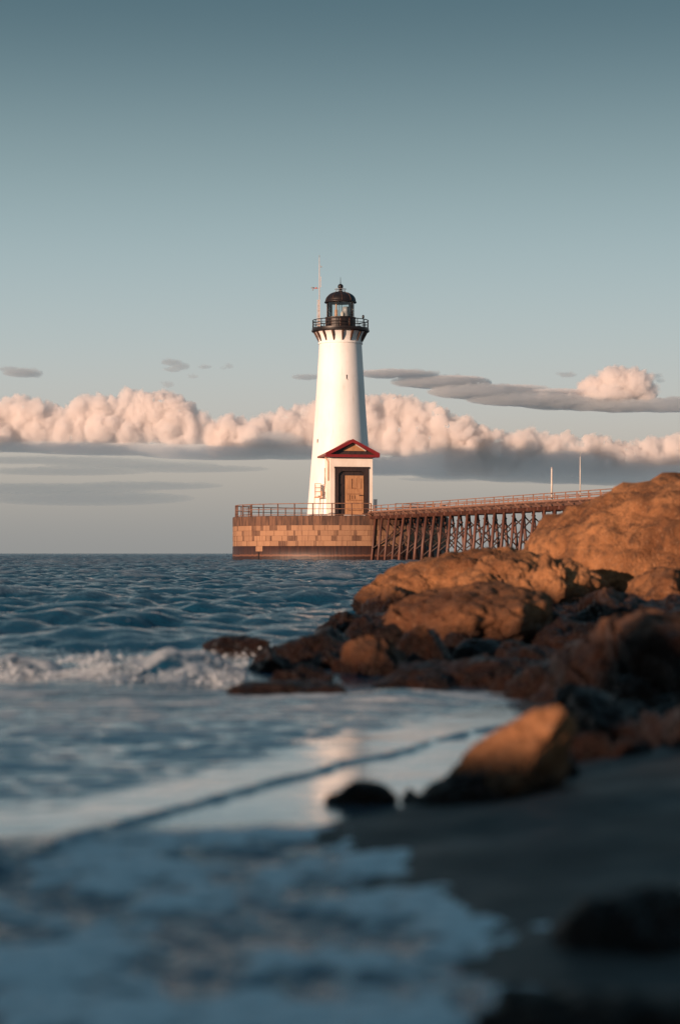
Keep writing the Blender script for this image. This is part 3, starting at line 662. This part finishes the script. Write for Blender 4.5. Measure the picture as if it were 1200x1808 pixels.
# ------------------------------------------------------------------ rocks
_ico = {}
def ico(n):
    if n not in _ico:
        bm_ = bmesh.new(); bmesh.ops.create_icosphere(bm_, subdivisions=n, radius=1.0)
        bm_.verts.ensure_lookup_table(); _ico[n] = (np.array([v_.co[:] for v_ in bm_.verts]), [tuple(q.index for q in f_.verts) for f_ in bm_.faces]); bm_.free()
    return _ico[n]
ROCKN = [0]
def rock(px, Y, hw, top, base, dep, label, mat=rock_dry, name='rock', e=2.6, a=0.16, fr=1.5, facets=6, yaw=0.0, skew=0.0, lean=0.0, sub=6, fine=0.042, cz=0.25, crag=True):
    """px, hw, top, base are where the rock shows in the picture at distance Y; dep is its half depth in metres"""
    ROCKN[0] += 1; s = ROCKN[0]*13.7; rs = np.random.RandomState(ROCKN[0]*7+1)
    p, fc = ico(sub); k = Y/F
    zt_, zb_ = Z(top, Y), Z(base, Y); c_z = zb_+cz*(zt_-zb_); hz = zt_-c_z
    r = (np.abs(p)**e).sum(1)**(-1/e)
    for _ in range(int(facets*1.8)):
        nv = rs.randn(3); nv[2] = abs(nv[2])*0.7; nv /= np.linalg.norm(nv); dpl = rs.uniform(0.62, 0.93)
        q = p@nv; lim = np.where(q > 0.05, dpl/np.maximum(q, 0.05), 9); 
        hmix = np.clip(0.5+0.5*(lim-r)/0.035, 0, 1); r = lim*(1-hmix)+r*hmix-0.035*hmix*(1-hmix)
    scl = np.array([hw*k, dep, hz]); m_ = scl.min()
    w = p*scl/m_                                                        # noise in even proportions
    r = r*(1+a*fbm(p*fr+s, 4, 0.5))
    q = p*r[:, None]*scl
    nrm = p/scl; nrm /= np.linalg.norm(nrm, axis=1)[:, None]
    rid = fbm(q*3.2/max(0.35, m_)**0.5+s, 5, 0.5)
    if crag:
        sn_ = np.array([0.35, -0.25, 0.9]); ly = (q@sn_)/m_*3.1+0.7*perlin(q*2.2/m_+s)
        fl = ly-np.floor(ly); rid = 0.7*rid-0.9*np.exp(-(np.minimum(fl, 1-fl)/0.05)**2)*(perlin(q*1.7/m_+s+9) > -0.15)+0.5*fl
        rid += -1.1*np.exp(-(perlin(q*1.5/m_+s*2+4)/0.035)**2)
    q = q+nrm*(fine*m_*2.2*rid)[:, None]
    q[:, 2] *= hz/q[:, 2].max()
    q[:, 0] += skew*q[:, 2]+lean*0; q[:, 2] += lean*q[:, 0]
    c, sn = math.cos(yaw), math.sin(yaw); q = np.stack([q[:, 0]*c-q[:, 1]*sn, q[:, 0]*sn+q[:, 1]*c, q[:, 2]], 1)
    ctr = np.array([X(px, Y), Y, c_z])
    o = link_mesh(name, q+ctr, fc, mat, None, True, (ctr[0], ctr[1], zb_))
    return tag(o, label, 'rock', 'shore rocks')
rock(1372, 26, 470, 822, 1085, 2.6, 'huge rounded tan headland rock that hides the end of the trestle', rock_dry, e=2.0, a=0.06, facets=0, sub=7, fine=0.034, cz=0.26, crag=False)
rock(850, 23, 215, 966, 1095, 1.3, 'long low tan rock sloping to the sea in front of the trestle piles', rock_dry, e=2.2, a=0.12, facets=3, sub=6, lean=0.05)
rock(885, 21.6, 78, 980, 1075, 0.7, 'rounded tan lump between the long low rock and the pointed boulder', rock_dry, e=2.2, facets=3)
rock(985, 20.8, 52, 976, 1075, 0.5, 'pale pointed boulder beside the dark cleft under the headland', rock_dry, facets=6, a=0.2)
rock(1170, 21, 95, 1000, 1085, 0.8, 'brown boulder at the foot of the headland right of the dark cleft', rock_dry, facets=4)
rock(700, 21.5, 62, 1030, 1095, 0.5, 'low tan slab at the seaward tip of the long rock', rock_dry, facets=4)
rock(790, 16.0, 185, 1036, 1165, 1.2, 'broad brown dome rock in the middle with a rounded lit face', rock_dome, e=2.1, a=0.14, facets=2, lean=0.17)
rock(705, 17.6, 115, 1072, 1140, 0.8, 'dark sloping slab descending from the brown dome rock to the water', rock_mid, facets=4, lean=0.16)
rock(1085, 17.5, 95, 1037, 1135, 0.8, 'rust brown boulder right of the black gap beside the dome rock', rock_mid, facets=5)
rock(1190, 17.0, 80, 1048, 1130, 0.8, 'rust brown boulder at the right edge below the headland', rock_mid, facets=5)
rock(612, 19.0, 44, 1078, 1122, 0.3, 'dark rock block rising from the water at the seaward end', rock_mid, facets=6, a=0.2)
rock(580, 18.6, 20, 1092, 1122, 0.14, 'smallest dark block at the seaward tip of the rocks', rock_mid, facets=6, a=0.2, sub=5)
rock(475, 12.6, 55, 1138, 1212, 0.28, 'wet brown rock at the breaking wave with sunlit glints', rock_wet, facets=6, a=0.2)
rock(575, 13.2, 95, 1108, 1205, 0.45, 'wet black rock ridge between the wave and the squat block', rock_wet, facets=5, a=0.18)
rock(668, 12.2, 58, 1120, 1222, 0.32, 'squat wet brown block with a flat sunlit face', rock_dome, facets=7, e=3.2, a=0.12)
rock(500, 10.6, 118, 1200, 1246, 0.34, 'low flat wet rock awash at the edge of the foam', rock_wet, facets=4, a=0.2, lean=0.03)
rock(800, 11.4, 150, 1155, 1245, 0.6, 'long wet black rock along the edge of the cove', rock_wet, facets=5, a=0.2)
rock(748, 13.2, 48, 1100, 1180, 0.25, 'pointed tan stone standing against the brown dome rock', rock_dry, facets=8, e=2.2, a=0.16, skew=-0.15)
rock(800, 14.6, 40, 1115, 1180, 0.25, 'dark stone beside the pointed tan stone', rock_wet, facets=6)
rock(885, 13.8, 110, 1122, 1200, 0.5, 'tilted brown slab below the dome rock', rock_mid, facets=5, lean=0.12)
rock(985, 15.0, 70, 1085, 1190, 0.5, 'dark boulder in the black gap below the pointed boulder', rock_wet, facets=5)
rock(1235, 9.6, 285, 1076, 1330, 1.0, 'big dark slope of rock at the right edge with rusty sunlit patches', rock_mid, e=2.2, a=0.16, facets=3, sub=7, fine=0.05)
rock(985, 10.2, 90, 1165, 1262, 0.4, 'black rock at the back corner of the cove', rock_wet, facets=5)
rock(1075, 7.6, 110, 1215, 1360, 0.45, 'dark jagged rock behind the sunlit beach boulder', rock_wet, facets=6, a=0.2)
rock(1190, 7.0, 70, 1240, 1390, 0.4, 'dark rock at the right edge above the sand', rock_wet, facets=6)
rock(880, 6.0, 102, 1244, 1440, 0.20, 'sunlit orange boulder with a steep right side on the beach', rock_near, facets=4, e=2.2, a=0.10, skew=0.62, sub=6)
rock(805, 5.85, 105, 1362, 1452, 0.15, 'dark low foot of stone sloping left from the sunlit beach boulder', rock_wet, facets=4, lean=0.34, e=2.0)
rock(655, 5.9, 62, 1378, 1440, 0.09, 'small dark stone in the shallow water at the end of the sand', rock_wet, facets=7, a=0.24, sub=5, lean=-0.12, e=2.2)
rock(725, 5.95, 30, 1392, 1436, 0.06, 'tiny dark stone between the shallow water stone and the boulder foot', rock_wet, facets=5, sub=5)
rock(1150, 3.7, 165, 1565, 1740, 0.16, 'near black blurred stone on the sand at the right edge', rock_wet, facets=5, sub=5)
rock(1150, 2.75, 330, 1730, 1900, 0.16, 'brown blurred stone in the bottom right corner', rock_wet, facets=3, sub=5)
rock(980, 19.5, 320, 1062, 1140, 2.2, 'broad dark bedrock ledge under the dome rock and its neighbours', rock_mid, e=2.4, facets=3, sub=7, fine=0.10, lean=0.06, cz=0.1)
rock(900, 12.0, 290, 1168, 1244, 1.3, 'broad wet black bedrock ledge dipping into the cove', rock_wet, e=2.4, facets=3, sub=7, fine=0.10, lean=0.10, cz=0.1)
rock(1170, 7.9, 190, 1235, 1395, 0.75, 'black bedrock ledge behind the sunlit beach boulder', rock_wet, e=2.4, facets=3, sub=6, fine=0.10, lean=0.05, cz=0.1)
for (px, Y, hw, top, base, mt) in ((925, 19.5, 40, 1020, 1075, rock_dry), (860, 20.5, 46, 1012, 1075, rock_dry), (1050, 19.0, 40, 1040, 1090, rock_mid), (960, 16.0, 44, 1062, 1120, rock_mid),
        (1130, 15.5, 50, 1070, 1130, rock_mid), (1040, 14.5, 60, 1098, 1160, rock_wet), (930, 12.8, 50, 1140, 1190, rock_mid), (850, 12.2, 46, 1160, 1205, rock_wet), (720, 12.6, 42, 1150, 1215, rock_mid),
        (620, 12.4, 36, 1148, 1215, rock_mid), (545, 11.6, 44, 1172, 1225, rock_wet), (505, 11.5, 34, 1182, 1226, rock_mid), (640, 15.5, 40, 1085, 1135, rock_mid), (690, 14.8, 30, 1100, 1150, rock_mid),
        (760, 11.0, 52, 1188, 1240, rock_wet), (690, 11.0, 44, 1192, 1238, rock_wet), (900, 10.6, 48, 1188, 1245, rock_wet), (1010, 9.0, 52, 1205, 1275, rock_wet), (1110, 8.6, 50, 1190, 1270, rock_wet),
        (1170, 8.2, 46, 1225, 1300, rock_wet), (1040, 6.9, 46, 1290, 1372, rock_wet), (1125, 6.7, 52, 1300, 1385, rock_wet), (1000, 6.4, 34, 1330, 1400, rock_wet)):
    rock(px, Y, hw, top, base, hw*Y/F*0.9, 'angular stone wedged among the larger shore rocks', mt, facets=7, e=3.0, a=0.16, sub=5)['group'] = 'small wedged stones'
rock(425, 14.6, 66, 1121, 1165, 0.3, 'low black rock awash behind the breaking wave', rock_wet, facets=3, a=0.2)

# bluff added unseen behind the viewer to shade the near foam and sand
bl_p, bl_f = ico(6); bl_s = np.array([9.0, 1.6, 2.42])
bl_q = bl_p*bl_s*(1+0.10*fbm(bl_p*2+90, 4))[:, None]; bl_a = math.radians(-41)
bl_q = np.stack([bl_q[:, 0]*math.cos(bl_a)-bl_q[:, 1]*math.sin(bl_a), bl_q[:, 0]*math.sin(bl_a)+bl_q[:, 1]*math.cos(bl_a), bl_q[:, 2]], 1)
tag(link_mesh('rock', bl_q+np.array([-9.9, -5.25, -0.25]), bl_f, rock_dry, None, True, (-9.9, -5.25, 0)), 'long brown rock bluff added unseen behind the viewer to shade the near foam', 'rock', 'shore rocks')
st_q = bl_p*np.array([1.0, 1.3, 2.72])*(1+0.12*fbm(bl_p*2+40, 4))[:, None]+np.array([-10.4, -4.81, 0.0])  # second unseen rock, added to shade the stones at the right
tag(link_mesh('rock', st_q, bl_f, rock_dry, None, True, (-10.4, -4.81, 0)), 'tall brown rock stack added unseen on the bluff to cast shade', 'rock', 'shore rocks')

# ------------------------------------------------------------------ foam of the breaking wave
fr_ = np.random.RandomState(21)
iv, ifc = ico(1)
BL = []
def foam_mat():
    m = new_mat('sea_foam'); t = NT(m); p = t.pos()
    t.finish(t.mix(t.map(t.noise(p, 14, 3), 0.35, 0.65), C(0.56, 0.62, 0.68), C(0.36, 0.43, 0.50)), 0.16, t.bump(t.noise(p, 90, 3), 0.6, 0.01)); return m
n = 46000
xk = fr_.uniform(-4.2, -0.55, n); ybk = 12.05+0.22*np.sin(xk*1.1)+0.10*np.sin(xk*3.1+1)
hN = np.maximum(0.25, 0.75+0.9*perlin(np.stack([xk*1.7+5, 0.15*ybk+5, 0*xk+6], 1))+0.35*perlin(np.stack([xk*6, ybk, 0*xk+1], 1)))*sstep(-0.45, -0.85, xk)
dk_ = -np.abs(fr_.normal(0, 0.36, n)); dens = fbm(np.stack([xk*2.3, dk_*3, 0*xk+2.2], 1), 3)
zk = 0.130*hN*np.exp(-(dk_/0.30)**2)+fr_.exponential(0.009, n)*(1+1.2*np.clip(dens, 0, 1))
keep = dens+fr_.uniform(-0.32, 0.32, n) > -0.04
rk = np.minimum(0.011, 0.0016+fr_.exponential(0.0019, n))
BL.append(np.stack([xk, ybk+dk_+0.05, zk, rk], 1)[keep])
n = 900; xk = fr_.uniform(-4.0, -0.5, n); BL.append(np.stack([xk, 12.05+0.22*np.sin(xk*1.1)+fr_.normal(0, 0.22, n), 0.10+fr_.exponential(0.028, n), fr_.uniform(0.0012, 0.0035, n)], 1))
n = 300; BL.append(np.stack([fr_.normal(-0.72, 0.14, n), 13.4+fr_.normal(0, 0.6, n), np.abs(fr_.normal(0.005, 0.024, n)), np.minimum(0.01, 0.002+fr_.exponential(0.003, n))], 1))
BL = np.concatenate(BL); nbl = len(BL)
bv = (iv[None]*(BL[:, 3][:, None]*fr_.uniform(0.6, 1.3, (nbl, 3)))[:, None, :]+BL[:, None, :3]).reshape(-1, 3)
bf = (np.array(ifc)[None]+(np.arange(nbl)*len(iv))[:, None, None]).reshape(-1, 3)
fo_ = link_mesh('breaking_foam', bv, bf.tolist(), foam_mat(), None, True)
tag(fo_, 'white churning foam and spray of the small breaking wave', 'foam', kind='stuff')

# ------------------------------------------------------------------ clouds (real volumes far beyond the horizon line of the sea)
def cloud_mat(name, dens, col=(0.97, 0.97, 0.98)):
    m = new_mat(name); t = NT(m)
    v_ = t.n('ShaderNodeVolumePrincipled', {'Color': C(*col), 'Density': dens, 'Anisotropy': 0.2}); o = t.n('ShaderNodeOutputMaterial'); t.t.links.new(v_.outputs[0], o.inputs['Volume']); return m
YC = 12000.0; K = YC/F                                                 # metres per photo pixel out there
crs = np.random.RandomState(5)
def cloud(name, blobs, mat, label, vox=1.15, amp=9.0, fr=0.028, Y=YC, yaxis=1.6, group=None, flat=None, squash=1.0, fringe=False):
    """blobs: (px, py, half width px, half height px)"""
    bm_ = bmesh.new(); k = Y/F
    for (px, py, hw, hh) in blobs:
        r_ = bmesh.ops.create_icosphere(bm_, subdivisions=3, radius=1.0)
        off = crs.uniform(-0.5, 0.5)*min(hw, 30)*k
        for v_ in r_['verts']:
            v_.co = Vector((v_.co.x*hw*k, v_.co.y*min(hw, 60)*yaxis*k*0.6+off, v_.co.z*hh*k))+Vector((X(px, Y), 0, Z(py, Y)))
    me = bpy.data.meshes.new('tmp'); bm_.to_mesh(me); bm_.free()
    o = bpy.data.objects.new('tmp', me); COL.objects.link(o)
    md = o.modifiers.new('r', 'REMESH'); md.mode = 'VOXEL'; md.voxel_size = vox*k
    dg = bpy.context.evaluated_depsgraph_get(); m2 = bpy.data.meshes.new_from_object(o.evaluated_get(dg))
    bpy.data.objects.remove(o); bpy.data.meshes.remove(me)
    n_ = len(m2.vertices); co = np.zeros(n_*3, np.float32); no = np.zeros(n_*3, np.float32)
    m2.vertices.foreach_get('co', co); m2.vertex_normals.foreach_get('vector', no); co = co.reshape(-1, 3).astype(float); no = no.reshape(-1, 3)
    q = co/k
    qs = np.array([0.45, 0.45, 1.4]) if squash < 0.5 else 1.0
    dsp = amp*fbm(q*fr*qs+7, 6, 0.58, 1)*np.clip(1.0+1.1*no[:, 2], 0.15, 1)+amp*0.5*fbm(q*[fr*.5, fr*.5, fr]+3, 2)*squash
    co = co+no*np.array([1, 1, squash])*(dsp*k)[:, None]
    if flat is not None:
        zf = Z(flat, Y); wob = (6*perlin(np.stack([q[:, 0]*0.02, q[:, 1]*0.02, 0*q[:, 0]], 1)))*k
        low = co[:, 2] < zf+wob; co[low, 2] = (zf+wob)[low]+(co[low, 2]-(zf+wob)[low])*0.45
    c0 = co.mean(0)+np.array([0, Y, 0]); c0[2] = Z(flat or max(b[1] for b in blobs), Y)
    m2.vertices.foreach_set('co', (co+np.array([0, Y, 0])-c0).astype(np.float32).ravel()); m2.update()
    m2.polygons.foreach_set('use_smooth', np.ones(len(m2.polygons), bool))
    m2.materials.clear(); m2.materials.append(mat); m2.name = name
    ob = bpy.data.objects.new(name, m2); COL.objects.link(ob); ob.location = c0
    if fringe:
        m3 = m2.copy(); cf = (co+np.array([0, Y, 0])-c0)
        w3 = 2.2+4.5*fbm(q*0.05+31, 4, 0.6)
        cf = cf+no*np.array([1, 1, 0.8])*(np.clip(w3, 0.6, 9)*k)[:, None]
        m3.vertices.foreach_set('co', cf.astype(np.float32).ravel()); m3.update(); m3.materials.clear(); m3.materials.append(vol_f)
        fo3 = bpy.data.objects.new('veil', m3); COL.objects.link(fo3); fo3.parent = ob
    return tag(ob, label, 'cloud', group or 'clouds')
def fill(profile, base, rmin, rmax, n, lean=0.55):
    xs = [q[0] for q in profile]; ts = [q[1] for q in profile]; res = []
    for i in range(n):
        px = crs.uniform(xs[0], xs[-1]); top = np.interp(px, xs, ts); r = rmin+(rmax-rmin)*crs.beta(0.9, 1.9)*1.35
        r = min(r, max(5, (base-top)*0.55)); lo = max(top+r+1, base-r*0.6)
        py = top+r+(lo-top-r)*crs.beta(0.8, 1.6); res.append((px, py, r*crs.uniform(1.0, 1.35), r))
    for px in np.arange(xs[0], xs[-1], 9):
        top = np.interp(px, xs, ts); r = min(crs.uniform(rmin*0.7, rmax*0.6), max(4, (base-top)*0.5)); res.append((px, top+r+crs.uniform(0, 5), r, r))
        h = (base-top)/2; res.append((px, base-h*0.80, 20, max(4, h*0.78)))
    return res
mpx = F/YC
vol_a = cloud_mat('cumulus_vapour', 0.10*mpx, (0.985, 0.962, 0.955))
vol_g = cloud_mat('shade_grey_vapour', 0.028*mpx, (0.86, 0.90, 0.93))  # underside shade of the cumulus put into the vapour colour
vol_f = cloud_mat('fringe_vapour', 0.030*mpx, (0.97, 0.94, 0.93))
vol_d = cloud_mat('lens_shade_vapour', 0.05*mpx, (0.72, 0.765, 0.80))  # greyer vapour carries the shade of the lens cloud's body
vol_b = cloud_mat('stratus_shade_vapour', 0.006*mpx, (0.86, 0.90, 0.93))  # colour lowered so the stratus looks shaded
vol_c = cloud_mat('wisp_shade_vapour', 0.028*mpx, (0.66, 0.72, 0.77))  # shade of the wisps is part of this grey
cloud('cumulus_cloud', fill([(-140, 720), (-60, 700), (0, 706), (38, 690), (75, 708), (112, 716), (150, 697), (200, 692), (240, 688), (292, 690), (330, 708), (365, 728), (390, 750)], 786, 10, 26, 90), vol_a, 'long pink bank of puffy cumulus left of the lighthouse', flat=790, fringe=True)
cloud('cumulus_cloud', fill([(380, 745), (410, 728), (440, 738), (480, 726), (520, 716), (560, 712), (600, 704), (650, 698), (690, 692), (730, 702), (790, 722), (830, 738), (860, 752)], 806, 9, 24, 80), vol_a, 'pink cumulus bank passing behind the white tower', flat=808, fringe=True)
cloud('cumulus_cloud', fill([(800, 770), (860, 752), (900, 760), (940, 752), (985, 764), (1050, 768), (1100, 776), (1160, 770), (1220, 764), (1300, 770)], 842, 8, 20, 60), vol_a, 'hazy pink cumulus bank low over the trestle', flat=838, fringe=True)
cloud('cumulus_cloud', [(1050, 684, 30, 20), (1085, 670, 30, 24), (1116, 677, 32, 26), (1136, 692, 24, 20), (1070, 697, 55, 16), (1010, 700, 46, 8), (960, 703, 40, 5)], vol_a, 'pink cumulus dome rising at the right end of the grey lens cloud', amp=6.0, flat=712, fr=0.05, fringe=True)
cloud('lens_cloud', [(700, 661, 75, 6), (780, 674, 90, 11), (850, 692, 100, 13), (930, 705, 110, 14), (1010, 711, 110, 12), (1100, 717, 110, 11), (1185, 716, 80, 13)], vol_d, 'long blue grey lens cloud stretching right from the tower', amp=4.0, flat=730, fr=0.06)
cloud('rim_cloud', [(690, 656, 60, 3), (800, 668, 60, 4), (900, 684, 70, 4), (980, 692, 60, 4)], vol_f, 'thin pink rim along the top of the long lens cloud', amp=2.5, fr=0.07, squash=0.5)
def flat_cloud(name, spec, mat, label, seed_amp=5.0, vox=1.0): cloud(name, spec, mat, label, vox=vox, amp=seed_amp, fr=0.07, squash=0.45)
flat_cloud('stratus_cloud', [(60, 812, 230, 7), (230, 820, 160, 7), (330, 828, 150, 7), (120, 832, 160, 8)], vol_b, 'grey stratus layer just below the left cumulus bank')
flat_cloud('stratus_cloud', [(60, 862, 240, 10), (250, 858, 150, 8), (150, 880, 200, 14)], vol_b, 'lowest grey stratus layer over the left horizon')
flat_cloud('stratus_cloud', [(700, 832, 110, 5), (860, 838, 130, 8), (1000, 848, 140, 6), (790, 846, 90, 4)], vol_b, 'grey stratus layer low behind the porch and trestle')
for (sp, lb) in (([(40, 658, 36, 8), (18, 652, 20, 5), (62, 661, 14, 6)], 'small grey wisp alone at the far left of the sky'),
                 ([(303, 640, 20, 6), (318, 647, 18, 7), (305, 652, 16, 5)], 'largest grey wisp of those above the left cumulus bank'),
                 ([(297, 679, 11, 6), (290, 676, 7, 3)], 'tiny grey wisp closest to the top of the left cumulus bank'),
                 ([(342, 665, 10, 4), (362, 648, 12, 3.5), (405, 647, 9, 5), (395, 650, 6, 3)], 'string of tiny grey wisps between the tower and the largest wisp'),
                 ([(540, 665, 26, 5), (560, 664, 20, 4)], 'thin grey wisp touching the tower above the cumulus'),
                 ([(1002, 662, 16, 5), (990, 660, 10, 3)], 'small grey wisp above the lens cloud'),
                 ([(1160, 663, 10, 5), (1165, 672, 9, 4)], 'small grey wisp right of the pink dome')):
    cloud('wisp_cloud', sp, vol_c, lb, vox=0.6, amp=3.4, fr=0.13, squash=0.8)
flat_cloud('shade_grey_cloud', [(60, 789, 200, 10), (220, 794, 200, 11), (400, 800, 170, 13), (520, 798, 90, 14), (480, 778, 60, 18)], vol_g, 'blue grey flat underside layer along the base of the left cumulus bank', 4.0)  # shaded cumulus base drawn as a greyer layer
flat_cloud('shade_grey_cloud', [(690, 824, 110, 17), (800, 815, 120, 32), (900, 818, 120, 34), (990, 826, 110, 30), (1080, 836, 130, 22), (1190, 840, 110, 20)], vol_g, 'blue grey mass under the pink cumulus right of the tower', 5.0)

# cloud bank added out of frame towards the sun to shade the lower clouds
def shade_bank():
    spec = []
    for i in range(26):
        f_ = i/25; xt = -2900+5400*f_; sd_ = max(500, (xt+2160)/0.79*1.10+500)
        qx, qy = xt-0.656*sd_, 12000-0.755*sd_
        top = Z(785+14*f_, YC)+0.1317*sd_+crs.uniform(-75, 45)
        spec.append((qx, qy, top))
    bm_ = bmesh.new()
    for (qx, qy, top) in spec:
        zc_ = (top-100)/2; r_ = bmesh.ops.create_icosphere(bm_, subdivisions=3, radius=1.0)
        for v_ in r_['verts']: v_.co = Vector((v_.co.x*260, v_.co.y*330, v_.co.z*(top+100)/2))+Vector((qx, qy, zc_))
    me = bpy.data.meshes.new('tmp'); bm_.to_mesh(me); bm_.free()
    o = bpy.data.objects.new('tmp', me); COL.objects.link(o)
    md = o.modifiers.new('r', 'REMESH'); md.mode = 'VOXEL'; md.voxel_size = 25
    dg = bpy.context.evaluated_depsgraph_get(); m2 = bpy.data.meshes.new_from_object(o.evaluated_get(dg))
    bpy.data.objects.remove(o)
    n_ = len(m2.vertices); co = np.zeros(n_*3, np.float32); no = np.zeros(n_*3, np.float32)
    m2.vertices.foreach_get('co', co); m2.vertex_normals.foreach_get('vector', no); co = co.reshape(-1, 3).astype(float); no = no.reshape(-1, 3)
    co += no*(45*fbm(co*0.006, 4, 0.5, 1))[:, None]
    m2.vertices.foreach_set('co', co.astype(np.float32).ravel()); m2.update(); m2.materials.clear(); m2.materials.append(vol_a)
    ob = bpy.data.objects.new('cumulus_cloud', m2); COL.objects.link(ob); tag(ob, 'tall unseen cumulus bank added at the left to keep the low cloud layers in shade', 'cloud', 'clouds')
shade_bank()
